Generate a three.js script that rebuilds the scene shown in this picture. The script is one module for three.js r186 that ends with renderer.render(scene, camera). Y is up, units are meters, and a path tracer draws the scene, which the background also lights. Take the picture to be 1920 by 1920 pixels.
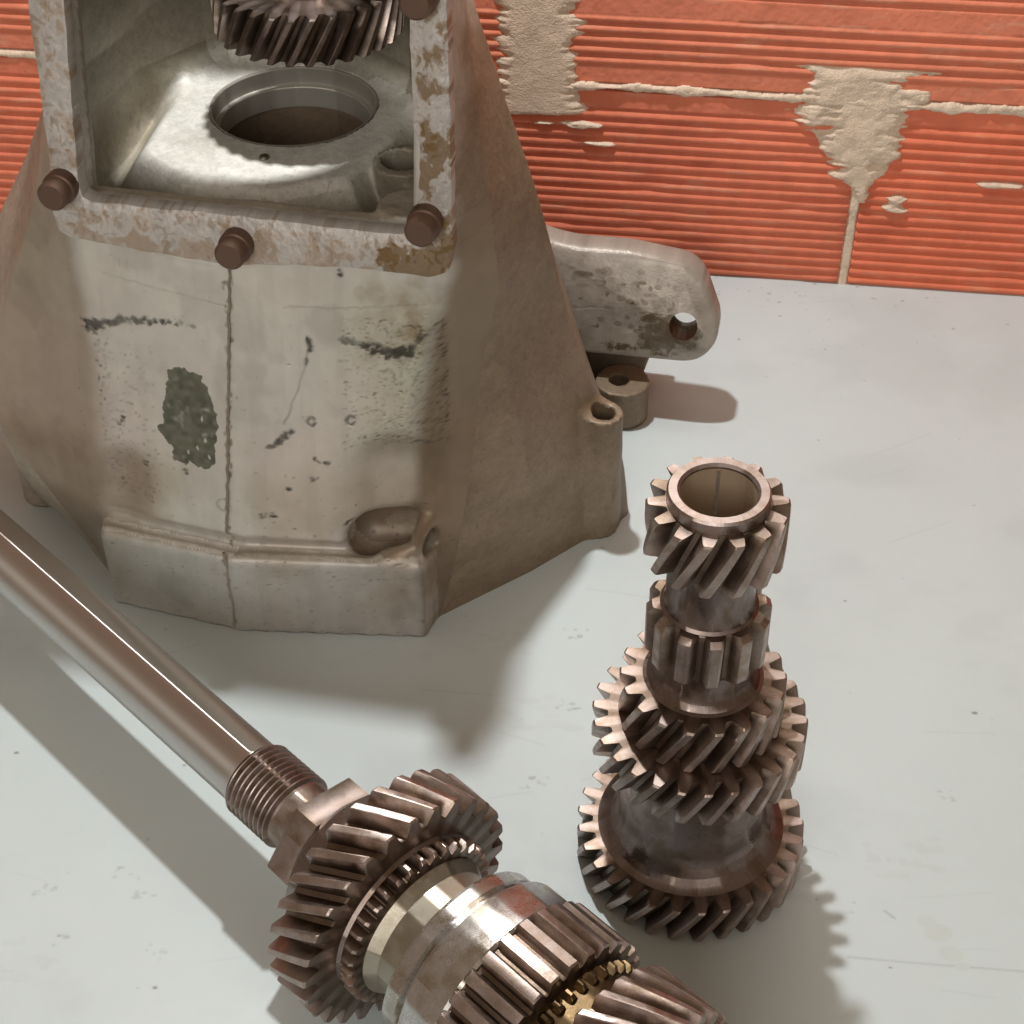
import * as THREE from 'three';
import { mergeGeometries, mergeVertices, toCreasedNormals } from 'three/addons/utils/BufferGeometryUtils.js';
import { RectAreaLightUniformsLib } from 'three/addons/lights/RectAreaLightUniformsLib.js';

// ---------------------------------------------------------------- camera, light, exposure
const scene = new THREE.Scene();
const camera = new THREE.PerspectiveCamera(34.44, 1, 0.02, 20);
camera.position.set(0, 0.56, 0);
camera.rotation.set(-41.3 * Math.PI / 180, 0, 0);
scene.background = new THREE.Color().setRGB(0.27, 0.198, 0.14);      // the dim brown workshop around the bench
const renderer = new THREE.WebGLRenderer({ antialias: true });
renderer.toneMapping = THREE.LinearToneMapping;
renderer.toneMappingExposure = 1.0;
renderer.shadowMap.enabled = true;
RectAreaLightUniformsLib.init();

// a bare bulb that hangs over the back of the bench
const BULB = new THREE.Vector3(-0.055, 0.77, -0.735);
const bulbLight = new THREE.PointLight(new THREE.Color().setRGB(1.0, 1.0, 0.98), 1.2, 0, 2);
bulbLight.position.copy(BULB); bulbLight.castShadow = true; bulbLight.shadow.radius = 0.75;
scene.add(bulbLight);
// a pale lamp panel in front of the bench, behind whoever looks
const front = new THREE.RectAreaLight(new THREE.Color().setRGB(1.0, 0.965, 0.9), 4.8, 0.95, 0.7);
front.position.set(-0.35, 0.95, 1.0); front.lookAt(-0.05, 0.15, -0.6);
scene.add(front);

// ---------------------------------------------------------------- helpers
function rng(seed) { let s = seed >>> 0; return () => { s = (s + 0x6D2B79F5) | 0; let t = Math.imul(s ^ (s >>> 15), 1 | s); t = (t + Math.imul(t ^ (t >>> 7), 61 | t)) ^ t; return ((t ^ (t >>> 14)) >>> 0) / 4294967296; }; }
function hash2(x, y, s) { let h = Math.imul(x, 374761393) ^ Math.imul(y, 668265263) ^ Math.imul(s, 974711); h = Math.imul(h ^ (h >>> 13), 1274126177); return ((h ^ (h >>> 16)) >>> 0) / 4294967295; }
function vnoise(x, y, s) { const xi = Math.floor(x), yi = Math.floor(y), fx = x - xi, fy = y - yi, u = fx * fx * (3 - 2 * fx), v = fy * fy * (3 - 2 * fy);
  const a = hash2(xi, yi, s), b = hash2(xi + 1, yi, s), c = hash2(xi, yi + 1, s), d = hash2(xi + 1, yi + 1, s); return a + (b - a) * u + (c - a) * v + (a - b - c + d) * u * v; }
function fbm(x, y, s, o = 4) { let a = 0.5, t = 0, n = 0; for (let i = 0; i < o; i++) { t += a * vnoise(x, y, s + i * 17); n += a; a *= 0.5; x = x * 2.03 + 3.1; y = y * 2.03 + 1.7; } return t / n; }
const clamp = (v, a = 0, b = 1) => Math.min(b, Math.max(a, v));
const sstep = (a, b, v) => { const t = clamp((v - a) / (b - a)); return t * t * (3 - 2 * t); };
const mix = (a, b, t) => a + (b - a) * t;
const toS = (v) => { v = clamp(v); return 255 * (v <= 0.0031308 ? 12.92 * v : 1.055 * Math.pow(v, 1 / 2.4) - 0.055); };
// fn(u, v, out) -> linear rgb, v up
function colorTex(w, h, fn, repeat = true) {
  const d = new Uint8Array(w * h * 4), o = [0, 0, 0];
  for (let y = 0; y < h; y++) for (let x = 0; x < w; x++) { fn((x + 0.5) / w, (y + 0.5) / h, o); const i = (y * w + x) * 4; d[i] = toS(o[0]); d[i + 1] = toS(o[1]); d[i + 2] = toS(o[2]); d[i + 3] = 255; }
  return finish(new THREE.DataTexture(d, w, h), repeat, true);
}
function grayTex(w, h, fn, repeat = true) {
  const d = new Uint8Array(w * h * 4);
  for (let y = 0; y < h; y++) for (let x = 0; x < w; x++) { const v = 255 * clamp(fn((x + 0.5) / w, (y + 0.5) / h)), i = (y * w + x) * 4; d[i] = d[i + 1] = d[i + 2] = v; d[i + 3] = 255; }
  return finish(new THREE.DataTexture(d, w, h), repeat, false);
}
function finish(t, repeat, srgb) { t.magFilter = THREE.LinearFilter; t.minFilter = THREE.LinearMipmapLinearFilter; t.generateMipmaps = true; t.wrapS = t.wrapT = repeat ? THREE.RepeatWrapping : THREE.ClampToEdgeWrapping; if (srgb) t.colorSpace = THREE.SRGBColorSpace; t.needsUpdate = true; return t; }
// a painted mask: draw(ctx, X, Y, S) in metres -> Float32Array lookup by u,v
function mask(w, h, x0, y0, x1, y1, draw) {
  const c = document.createElement('canvas'); c.width = w; c.height = h; const g = c.getContext('2d');
  g.fillStyle = '#000'; g.fillRect(0, 0, w, h); g.lineCap = 'round'; g.lineJoin = 'round';
  const X = (x) => (x - x0) / (x1 - x0) * w, Y = (y) => h - (y - y0) / (y1 - y0) * h, S = (s) => s / (x1 - x0) * w;
  draw(g, X, Y, S);
  const p = g.getImageData(0, 0, w, h).data;
  return (u, v, ch = 0) => { const x = clamp(Math.floor(u * w), 0, w - 1), y = clamp(Math.floor((1 - v) * h), 0, h - 1); return p[(y * w + x) * 4 + ch] / 255; };
}
function poly(g, X, Y, pts, style) { g.fillStyle = style; g.beginPath(); pts.forEach(([x, y], i) => i ? g.lineTo(X(x), Y(y)) : g.moveTo(X(x), Y(y))); g.closePath(); g.fill(); }
function line(g, X, Y, S, pts, width, style) { g.strokeStyle = style; g.lineWidth = Math.max(0.7, S(width)); g.beginPath(); pts.forEach(([x, y], i) => i ? g.lineTo(X(x), Y(y)) : g.moveTo(X(x), Y(y))); g.stroke(); }
function dot(g, X, Y, S, x, y, r, style, ry = r) { g.fillStyle = style; g.beginPath(); g.ellipse(X(x), Y(y), Math.max(0.6, S(r)), Math.max(0.6, S(ry)), 0, 0, 7); g.fill(); }

const used = {};
function numbered(name) { used[name] = (used[name] ?? -1) + 1; return used[name] ? `${name}_${String(used[name]).padStart(3, '0')}` : name; }
function thing(name, label, category, pos = [0, 0, 0]) { const o = new THREE.Group(); o.name = numbered(name); o.position.set(...pos); o.userData = { label, category }; scene.add(o); return o; }
function part(name, geo, mat, parent, label) { const m = new THREE.Mesh(geo, mat); m.name = name; m.castShadow = m.receiveShadow = true; if (label) m.userData.label = label; parent.add(m); return m; }
function lathe(pts, seg = 72, crease = 0.5) { const g = new THREE.LatheGeometry(pts.map(([r, y]) => new THREE.Vector2(Math.max(r, 1e-5), y)), seg); return toCreasedNormals(g.toNonIndexed(), crease); }
function turned(pts, seg = 96) { const g = lathe(pts, seg, 0.45), p = g.attributes.position, uv = g.attributes.uv; for (let i = 0; i < p.count; i++) uv.setXY(i, uv.getX(i) * 4, (p.getY(i) + 0.4 * Math.hypot(p.getX(i), p.getZ(i))) / 0.05); return g; }
function uvPlanar(g, a, b, x0, y0, x1, y1) { const p = g.attributes.position, uv = new Float32Array(p.count * 2); for (let i = 0; i < p.count; i++) { uv[2 * i] = (p.getComponent(i, a) - x0) / (x1 - x0); uv[2 * i + 1] = (p.getComponent(i, b) - y0) / (y1 - y0); } g.setAttribute('uv', new THREE.BufferAttribute(uv, 2)); return g; }
function uvBox(g, scale) { const p = g.attributes.position, n = g.attributes.normal, uv = new Float32Array(p.count * 2); for (let i = 0; i < p.count; i++) { const ax = Math.abs(n.getX(i)), ay = Math.abs(n.getY(i)), az = Math.abs(n.getZ(i)); let u, v; if (ay >= ax && ay >= az) { u = p.getX(i); v = p.getZ(i); } else if (ax >= az) { u = p.getZ(i); v = p.getY(i); } else { u = p.getX(i); v = p.getY(i); } uv[2 * i] = u / scale; uv[2 * i + 1] = v / scale; } g.setAttribute('uv', new THREE.BufferAttribute(uv, 2)); return g; }

// a toothed wheel about +Y, from y = 0 to w; twist in radians per metre; optional bore
function gear({ n, rr, rt, w, k = 0, bore = 0.004, cham = 0.0007, a = 0.335, b = 0.15, phase = 0, seed = 1 }) {
  const R = rng(seed), prof = [], pitch = 2 * Math.PI / n, H = rt - rr;
  for (let i = 0; i < n; i++) {
    const c = i * pitch + phase, j = 1 + (R() - 0.5) * 0.012;
    for (const [f, h] of [[-0.5, 0], [-a - 0.045, 0.0], [-a, 0.1], [-(b + (a - b) * 0.62), 0.42], [-(b + (a - b) * 0.25), 0.78], [-b, 0.97], [-b * 0.72, 1], [b * 0.72, 1], [b, 0.97], [b + (a - b) * 0.25, 0.78], [b + (a - b) * 0.62, 0.42], [a, 0.1], [a + 0.045, 0.0]])
      prof.push([c + f * pitch, rr + H * h * (h > 0.9 ? j : 1), h]);
  }
  const m = prof.length, L = 7, ys = [0, cham]; for (let i = 1; i < L; i++) ys.push(cham + (w - 2 * cham) * i / L); ys.push(w - cham, w);
  const P = (i, l) => { const [f, r, h] = prof[i % m], y = ys[l], e = (l === 0 || l === ys.length - 1) ? cham * (0.25 + 0.75 * h) : 0, t = f + k * y; return [(r - e) * Math.sin(t), y, (r - e) * Math.cos(t)]; };
  const Q = (i, l) => { const [f] = prof[i % m], t = f + k * ys[l]; return [bore * Math.sin(t), ys[l], bore * Math.cos(t)]; };
  const v = [], quad = (A, B, C, D) => v.push(...A, ...B, ...C, ...A, ...C, ...D);
  for (let l = 0; l + 1 < ys.length; l++) for (let i = 0; i < m; i++) quad(P(i, l), P(i + 1, l), P(i + 1, l + 1), P(i, l + 1));
  const T = ys.length - 1;
  for (let i = 0; i < m; i++) { quad(P(i, T), P(i + 1, T), Q(i + 1, T), Q(i, T)); quad(Q(i, 0), Q(i + 1, 0), P(i + 1, 0), P(i, 0)); quad(Q(i, T), Q(i + 1, T), Q(i + 1, 0), Q(i, 0)); }
  const g = new THREE.BufferGeometry(); g.setAttribute('position', new THREE.Float32BufferAttribute(v, 3));
  g.computeVertexNormals();
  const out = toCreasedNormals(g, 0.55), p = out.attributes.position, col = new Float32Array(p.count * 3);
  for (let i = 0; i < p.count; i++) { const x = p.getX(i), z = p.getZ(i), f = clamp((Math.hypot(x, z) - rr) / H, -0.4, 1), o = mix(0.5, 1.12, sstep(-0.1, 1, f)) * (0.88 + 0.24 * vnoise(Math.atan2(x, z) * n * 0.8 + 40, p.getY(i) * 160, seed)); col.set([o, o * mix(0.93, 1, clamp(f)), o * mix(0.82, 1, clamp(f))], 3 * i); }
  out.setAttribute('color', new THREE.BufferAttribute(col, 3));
  return uvBox(out, 0.05);
}

// ---------------------------------------------------------------- materials
const steelRough = grayTex(512, 512, (u, v) => 0.26 + 0.30 * fbm(u * 9, v * 9, 3, 5) + 0.12 * (vnoise(u * 160, v * 160, 9) - 0.5));
const steelTone = (dark, brown) => colorTex(512, 512, (u, v, o) => { const f = fbm(u * 6, v * 6, 31, 5), s = sstep(0.45, 0.75, f), n = 0.9 + 0.2 * vnoise(u * 120, v * 120, 5); o[0] = dark * n * mix(1, 0.75, s); o[1] = dark * 0.9 * n * mix(1, 0.7, s) * brown; o[2] = dark * 0.84 * n * mix(1, 0.6, s) * brown; });
const M = {
  gear: new THREE.MeshStandardMaterial({ map: steelTone(0.36, 0.92), metalness: 1, roughness: 1.0, roughnessMap: steelRough, bumpMap: steelRough, bumpScale: 0.00006 }),
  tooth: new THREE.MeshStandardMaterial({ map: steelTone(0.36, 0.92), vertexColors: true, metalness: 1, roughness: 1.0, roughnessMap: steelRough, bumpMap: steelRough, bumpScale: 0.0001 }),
  shaft: new THREE.MeshPhysicalMaterial({ color: new THREE.Color().setRGB(0.6, 0.58, 0.56), metalness: 1, roughness: 0.36, anisotropy: 0.96, bumpMap: grayTex(2048, 64, (u, v) => 0.5 * vnoise(u * 500, 1.5, 6) + 0.5 * vnoise(u * 40, v * 12, 8)), bumpScale: 0.00003 }),
  dark: new THREE.MeshStandardMaterial({ map: steelTone(0.23, 0.9), metalness: 1, roughness: 0.85, roughnessMap: steelRough }),
  polished: new THREE.MeshStandardMaterial({ map: steelTone(0.6, 0.98), color: new THREE.Color().setRGB(0.9, 1.0, 1.08), metalness: 1, roughness: 0.75, roughnessMap: steelRough, bumpMap: steelRough, bumpScale: 0.00004 }),
  brass: new THREE.MeshStandardMaterial({ color: new THREE.Color().setRGB(0.37, 0.34, 0.28), metalness: 1, roughness: 1.0, roughnessMap: steelRough }),
  amber: new THREE.MeshStandardMaterial({ color: new THREE.Color().setRGB(0.11, 0.075, 0.04), metalness: 1, roughness: 0.9, roughnessMap: steelRough }),
  bolt: new THREE.MeshStandardMaterial({ color: new THREE.Color().setRGB(0.16, 0.1, 0.075), metalness: 0.7, roughness: 0.5 }),
  machined: new THREE.MeshStandardMaterial({ color: new THREE.Color().setRGB(0.56, 0.53, 0.47), metalness: 0.6, roughness: 0.5 }),
  aluminium: new THREE.MeshStandardMaterial({ color: new THREE.Color().setRGB(0.52, 0.49, 0.43), metalness: 0.35, roughness: 0.5 }),
};

// ---------------------------------------------------------------- the bench
{
  const X0 = -0.6, X1 = 0.75, Z0 = -0.95, Z1 = 0.1;        // the marked part of the top
  const R = rng(77);
  const marks = mask(2048, 1600, X0, -Z1, X1, -Z0, (g, X, Y, S) => {
    const Z = (z) => Y(-z), sp = [[0.2087, -0.5001, 0.0014], [0.1612, -0.5722, 0.0008], [0.0454, -0.6103, 0.0008], [0.1479, -0.3676, 0.0007], [-0.2183, -0.4767, 0.0011], [-0.1381, -0.3586, 0.001], [-0.1801, -0.3822, 0.0008], [-0.1433, -0.4697, 0.0009], [0.1656, -0.6963, 0.0005]];
    for (const [x, z, r] of sp) dot(g, X, Z, S, x, z, r, 'rgb(200,0,0)', r * 0.55);
    line(g, X, Z, S, [[0.132, -0.3724], [0.1546, -0.37], [0.1996, -0.3659], [0.26, -0.36]], 0.0009, 'rgb(62,0,0)');
    line(g, X, Z, S, [[0.1500, -0.394], [0.1535, -0.3905]], 0.0011, 'rgb(80,0,0)');
    for (const [x, z] of [[-0.1577, -0.4118], [-0.1504, -0.4013], [-0.1386, -0.3748], [0.189, -0.4534], [0.1334, -0.3961], [-0.18, -0.381], [-0.19, -0.405], [0.03, -0.55], [0.01, -0.46], [0.025, -0.505]])
      for (let i = 0, n = 2 + R() * 8; i < n; i++) dot(g, X, Z, S, x + (R() - 0.5) * 0.012, z + (R() - 0.5) * 0.007, 0.0004 + R() * 0.0012, `rgb(${30 + R() * 60},0,0)`, 0.0004 + R() * 0.0006);
    for (let i = 0; i < 500; i++) dot(g, X, Z, S, mix(X0, X1, R()), mix(Z0, Z1, R()), 0.0002 + R() * R() * 0.0008, `rgb(${30 + R() * 120},0,0)`);
    for (let i = 0; i < 160; i++) dot(g, X, Z, S, mix(-0.1, 0.4, R()), -0.84 + 0.12 * (R() - 0.3) * R(), 0.0003 + R() * 0.0009, `rgb(${20 + R() * 90},${R() * 120},0)`);
    for (const [x, z, r] of [[0.01, -0.5, 0.02], [-0.02, -0.55, 0.03], [0.05, -0.47, 0.012], [-0.2, -0.37, 0.02], [0.16, -0.42, 0.02]]) for (let i = 0; i < 26; i++) dot(g, X, Z, S, x + (R() - 0.5) * r * 2, z + (R() - 0.5) * r, 0.001 + R() * 0.004, `rgb(${R() * 12},${8 + R() * 26},0)`, 0.0006 + R() * 0.002);
    for (let i = 0; i < 60; i++) { const x = mix(-0.35, 0.35, R()), z = mix(-0.85, -0.2, R()), t = (R() - 0.5) * 1.2, l = 0.006 + R() * 0.035; line(g, X, Z, S, [[x, z], [x + l * Math.cos(t), z + l * Math.sin(t)]], 0.0005, `rgb(${14 + R() * 34},0,0)`); }
    for (const [x, z, r] of [[0.1697, -0.3835, 0.006], [0.173, -0.374, 0.005], [0.166, -0.389, 0.004], [0.176, -0.368, 0.003]]) dot(g, X, Z, S, x, z, r, 'rgb(0,70,0)', r * 0.7);
  });
  const map = colorTex(2048, 1600, (u, v, o) => {
    const x = u * 1.35, y = v * 1.05, c = fbm(x * 5, y * 5, 5, 4), f = fbm(x * 60, y * 60, 8, 3), m = marks(u, v) * (0.7 + 0.6 * f), st = marks(u, v, 1) * (0.3 + 1.2 * fbm(x * 90, y * 90, 4, 3));
    const dust = sstep(0.56, 0.75, fbm(x * 16, y * 22, 12, 5)), b = (0.665 + 0.05 * (c - 0.5) + 0.02 * (f - 0.5)) * (1 - 0.055 * dust) * (1 - 0.82 * m);
    o[0] = b * mix(0.87, 0.77, st); o[1] = b * mix(0.985, 0.79, st); o[2] = b * mix(1.005, 0.7, st);
  }, false);
  const rough = grayTex(1024, 1024, (u, v) => 0.5 + 0.25 * (fbm(u * 18, v * 18, 41, 5) - 0.5) + 0.1 * (vnoise(u * 300, v * 300, 2) - 0.5));
  const bench = thing('workbench', 'white scuffed workbench top under the gearbox and the loose gears', 'workbench');
  const flat = (xa, xb, za, zb, y) => { const g = new THREE.PlaneGeometry(xb - xa, zb - za); g.rotateX(-Math.PI / 2); g.translate((xa + xb) / 2, y, (za + zb) / 2); return g; };
  const top = new THREE.MeshStandardMaterial({ map, roughness: 0.9, roughnessMap: rough });
  const W = flat(X0, X1, Z0, Z1, 0); { const p = W.attributes.position, uv = W.attributes.uv; for (let i = 0; i < p.count; i++) uv.setXY(i, (p.getX(i) - X0) / (X1 - X0), (-p.getZ(i) + Z1) / (Z1 - Z0)); }
  part('bench_top', W, top, bench);
  const core = new THREE.MeshStandardMaterial({ color: new THREE.Color().setRGB(0.5, 0.47, 0.42), roughness: 0.7 });
  const b = new THREE.BoxGeometry(X1 - X0, 0.035, Z1 - Z0); b.translate((X0 + X1) / 2, -0.0185, (Z0 + Z1) / 2); part('bench_board', b, core, bench);
}

// ---------------------------------------------------------------- the ribbed brick wall
{
  const wall = thing('brick_wall', 'wall of ribbed orange terracotta hollow bricks behind the gearbox', 'wall', [0.1114, 0, -0.8598]);
  wall.rotation.y = -Math.atan(0.1215);
  const clay = colorTex(1024, 512, (u, v, o) => {
    const f = fbm(u * 5, v * 10, 51, 5), g = fbm(u * 70, v * 20, 52, 3), w = sstep(0.63, 0.8, fbm(u * 24, v * 60, 57, 4)), d = sstep(0.6, 0.8, fbm(u * 7, v * 9, 58, 5));
    const b = 0.92 + 0.3 * (f - 0.5) + 0.16 * (g - 0.5);
    o[0] = mix(0.76 * b, 0.72, w * 0.3) * (1 - 0.16 * d); o[1] = mix(0.222 * b, 0.4, w * 0.3) * (1 - 0.22 * d); o[2] = mix(0.128 * b, 0.28, w * 0.3) * (1 - 0.22 * d);
  });
  const clayBump = grayTex(1024, 512, (u, v) => 0.5 * fbm(u * 60, v * 30, 61, 4) + 0.5 * fbm(u * 200, v * 90, 63, 2));
  const tints = [[1, 1, 1], [0.9, 0.9, 0.9], [1.05, 0.96, 0.9], [0.97, 1.06, 1.08]].map((c) => new THREE.MeshStandardMaterial({ map: clay, color: new THREE.Color().setRGB(...c), roughness: 0.97, bumpMap: clayBump, bumpScale: 0.0007 }));
  const mort = colorTex(512, 512, (u, v, o) => { const f = fbm(u * 12, v * 12, 71, 5), s = vnoise(u * 180, v * 180, 3), b = 0.6 + 0.2 * (f - 0.5) + 0.12 * (s - 0.5); o[0] = b * 1.12; o[1] = b * 0.9; o[2] = b * 0.7; });
  const mortBump = grayTex(512, 512, (u, v) => 0.6 * fbm(u * 25, v * 25, 73, 4) + 0.4 * vnoise(u * 190, v * 190, 8));
  const mortar = new THREE.MeshStandardMaterial({ map: mort, roughness: 0.95, bumpMap: mortBump, bumpScale: 0.0006 });
  const HB = 0.136, LB = 0.33, J = 0.0045, Y0 = 0.1215 - HB - J / 2, D = 0.0024;   // brick height and length, joint, foot of the first course, rib depth
  // the height of the face over a brick: ribs between smooth bands
  const face = (y, up) => {
    const band = 0.0105; if (y < band || y > HB - band) return D * 0.62;
    if (up && y > 0.041 && y < 0.053) return D * 0.7;
    const t = ((y - band) / 0.0063) % 1; return D * (0.5 + 0.5 * Math.cos((t - 0.5) * 2 * Math.PI)) ** 0.55;
  };
  const brickGeo = (up, seed) => {
    const R = rng(seed), v = [], uv = [], idx = [], nx = 40, ys = []; for (let y = 0; y < HB; y += 0.0007) ys.push(y); ys.push(HB);
    const L = LB - J;
    for (let j = 0; j < ys.length; j++) for (let i = 0; i <= nx; i++) {
      const x = i === 0 ? 0 : i === nx ? L : i === 1 ? 0.0009 : i === nx - 1 ? L - 0.0009 : L * (i - 1) / (nx - 2), y = ys[j], e = Math.min(x, L - x) < 1e-6 || j === 0 || j === ys.length - 1;
      const chip = sstep(0.74, 0.86, vnoise(x * 34, y * 150, seed)) * sstep(0.4, 0.6, fbm(x * 9, y * 14, seed + 7, 3)) * 0.0008;
      v.push(x, y + 0.00012 * (fbm(x * 18, y * 60, seed, 2) - 0.5), e ? -0.006 : face(y, up) * (0.95 + 0.1 * vnoise(x * 14, y * 160, seed + 3)) - chip + 0.0012 * (vnoise(x * 12, 3.3, seed) - 0.5)); uv.push(x / 0.5 + seed * 0.37, y / 0.25 + seed * 0.21);
      if (i < nx && j + 1 < ys.length) { const q = j * (nx + 1) + i; idx.push(q, q + 1, q + nx + 2, q, q + nx + 2, q + nx + 1); }
    }
    const g = new THREE.BufferGeometry(); g.setAttribute('position', new THREE.Float32BufferAttribute(v, 3)); g.setAttribute('uv', new THREE.Float32BufferAttribute(uv, 2)); g.setIndex(idx); g.computeVertexNormals(); return g;
  };
  const geos = [brickGeo(false, 11), brickGeo(true, 12), brickGeo(true, 14), brickGeo(false, 15)];
  // along the wall: joint of the first course at x = 0.0905, of the second at about -0.098
  const R = rng(5);
  for (let c = 0; c < 3; c++) {
    const off = c % 2 === 0 ? 0.0905 : -0.098;
    for (let k = -3; k <= 2; k++) {
      const m = part('brick', geos[(c % 2 === 0 ? [0, 3] : [1, 2])[(k + 9) % 2]], tints[Math.floor(R() * 4)], wall);
      m.position.set(off + k * LB + J / 2, Y0 + c * (HB + J), (R() - 0.5) * 0.0012);
    }
  }
  const pl = new THREE.BoxGeometry(2.1, 0.5, 0.064); pl.translate(-0.1, Y0 + 3 * (HB + J) + 0.25, -0.0315); part('added_plaster', uvBox(pl, 0.3), new THREE.MeshStandardMaterial({ color: new THREE.Color().setRGB(0.4, 0.35, 0.3), roughness: 0.95, bumpMap: mortBump, bumpScale: 0.001 }), wall);  // unseen plaster above the bricks, added to dull red reflections in the steel
  const back = new THREE.BoxGeometry(2.1, 0.8, 0.06); back.translate(-0.1, 0.37, -0.0335); uvBox(back, 0.12);
  part('mortar_bed', back, mortar, wall);
  // mortar pressed out over the bricks: sheets of uneven depth that fill the grooves first
  const blob = (x0, x1, y0, y1, depth, step = 0.0007) => {
    const nx = Math.ceil((x1 - x0) / step), ny = Math.ceil((y1 - y0) / step), v = [], uv = [], idx = [];
    for (let j = 0; j <= ny; j++) for (let i = 0; i <= nx; i++) {
      const x = mix(x0, x1, i / nx), y = mix(y0, y1, j / ny), e = i === 0 || j === 0 || i === nx || j === ny;
      v.push(x, y, e ? -0.003 : Math.max(-0.003, depth(x, y))); uv.push(x / 0.1, y / 0.1);
      if (i < nx && j < ny) { const q = j * (nx + 1) + i; idx.push(q, q + 1, q + nx + 2, q, q + nx + 2, q + nx + 1); }
    }
    const g = new THREE.BufferGeometry(); g.setAttribute('position', new THREE.Float32BufferAttribute(v, 3)); g.setAttribute('uv', new THREE.Float32BufferAttribute(uv, 2)); g.setIndex(idx); g.computeVertexNormals(); return g;
  };
  const rough = (x, y, s) => 0.0014 * (fbm(x * 70, y * 70, s, 4) - 0.5);
  const JY = 0.1215;
  // bed joint bead between the courses
  part('mortar_joint', blob(-0.55, 0.3, JY - 0.007, JY + 0.007, (x, y) => { const w = 0.0029 * (0.05 + 1.7 * fbm(x * 75, 7, 81, 4)), d = Math.abs(y - JY - 0.0022 * (fbm(x * 22, 2, 85, 3) - 0.5)); return d < w ? 0.0018 + 0.0018 * Math.sqrt(1 - (d / w) ** 2) + 3 * rough(x, y, 82) : -0.003; }), mortar, wall, 'crumbly beige bed joint');
  part('mortar_joint', blob(0.084, 0.097, -0.005, JY, (x, y) => { const d = Math.abs(x - 0.0905) - 0.0012 * (fbm(y * 90, 5, 88, 3) - 0.3); return 0.0016 + 1.5 * rough(x, y, 83) - 0.003 * sstep(0.0018, 0.0034, d); }), mortar, wall, 'thin upright joint');
  // the lump at the joint on the right, wide above and narrowing downwards
  part('mortar_patch', blob(0.01, 0.18, 0.045, 0.165, (x, y) => {
    const t = (y - 0.062) / 0.072, cx = mix(0.094, 0.079, clamp(t)), hw = mix(0.005, 0.036, Math.pow(clamp(t), 0.7)), up = sstep(0.152, 0.136, y + 0.006 * (fbm(x * 60, y * 60, 191, 2) - 0.5)), lo = sstep(0.05, 0.066, y);
    const e = 1 - Math.abs(x - cx) / hw + 1.0 * (fbm(x * 26, y * 230, 92, 4) - 0.5) + 1.1 * (fbm(x * 55, y * 45, 192, 4) - 0.5);
    return -0.003 + 0.0070 * sstep(-0.35, 0.45, e) * up * lo * (0.82 + 0.4 * fbm(x * 50, y * 50, 93, 3)) + 2.2 * rough(x, y, 94) * sstep(0, 0.3, e);
  }), mortar, wall, 'lump of beige mortar smeared over the joint');
  // the broad smear behind the gearbox
  part('mortar_patch', blob(-0.16, -0.03, 0.085, 0.27, (x, y) => {
    const cx = -0.098 + 0.006 * (fbm(y * 20, 4, 95, 2) - 0.5), lowr = y < JY ? 1.25 : 1, hw = 0.0245 * lowr, e = 1 - Math.abs(x - cx) / hw + 0.55 * (fbm(x * 30, y * 230, 96, 4) - 0.5) + 0.5 * (fbm(x * 45, y * 35, 196, 3) - 0.5);
    const foot = sstep(0.094, 0.106, y + 0.012 * (fbm(x * 45, y * 160, 98, 3) - 0.5));
    return -0.003 + 0.0072 * sstep(-0.35, 0.4, e) * foot + 0.4 * rough(x, y, 97);
  }), mortar, wall, 'broad smooth smear of mortar');
  // scraps of mortar in the grooves
  const scrap = (x, y, l, h, s) => part('mortar_scrap', blob(x - l, x + l, y - h, y + h, (a, b) => { const e = 1 - Math.hypot((a - x) / l, (b - y) / h); return -0.003 + 0.0068 * sstep(0, 0.6, e * 0.8 + 1.5 * (fbm(a * 60, b * 260, s, 3) - 0.5)); }), mortar, wall);
scrap(0.112, 0.0575, 0.013, 0.006, 3); scrap(0.175, 0.074, 0.03, 0.0022, 4); scrap(0.2, 0.055, 0.011, 0.004, 5); scrap(-0.07, 0.098, 0.03, 0.0035, 7); scrap(-0.065, 0.086, 0.022, 0.003, 8); scrap(0.045, 0.097, 0.011, 0.0045, 22);
}

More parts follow.
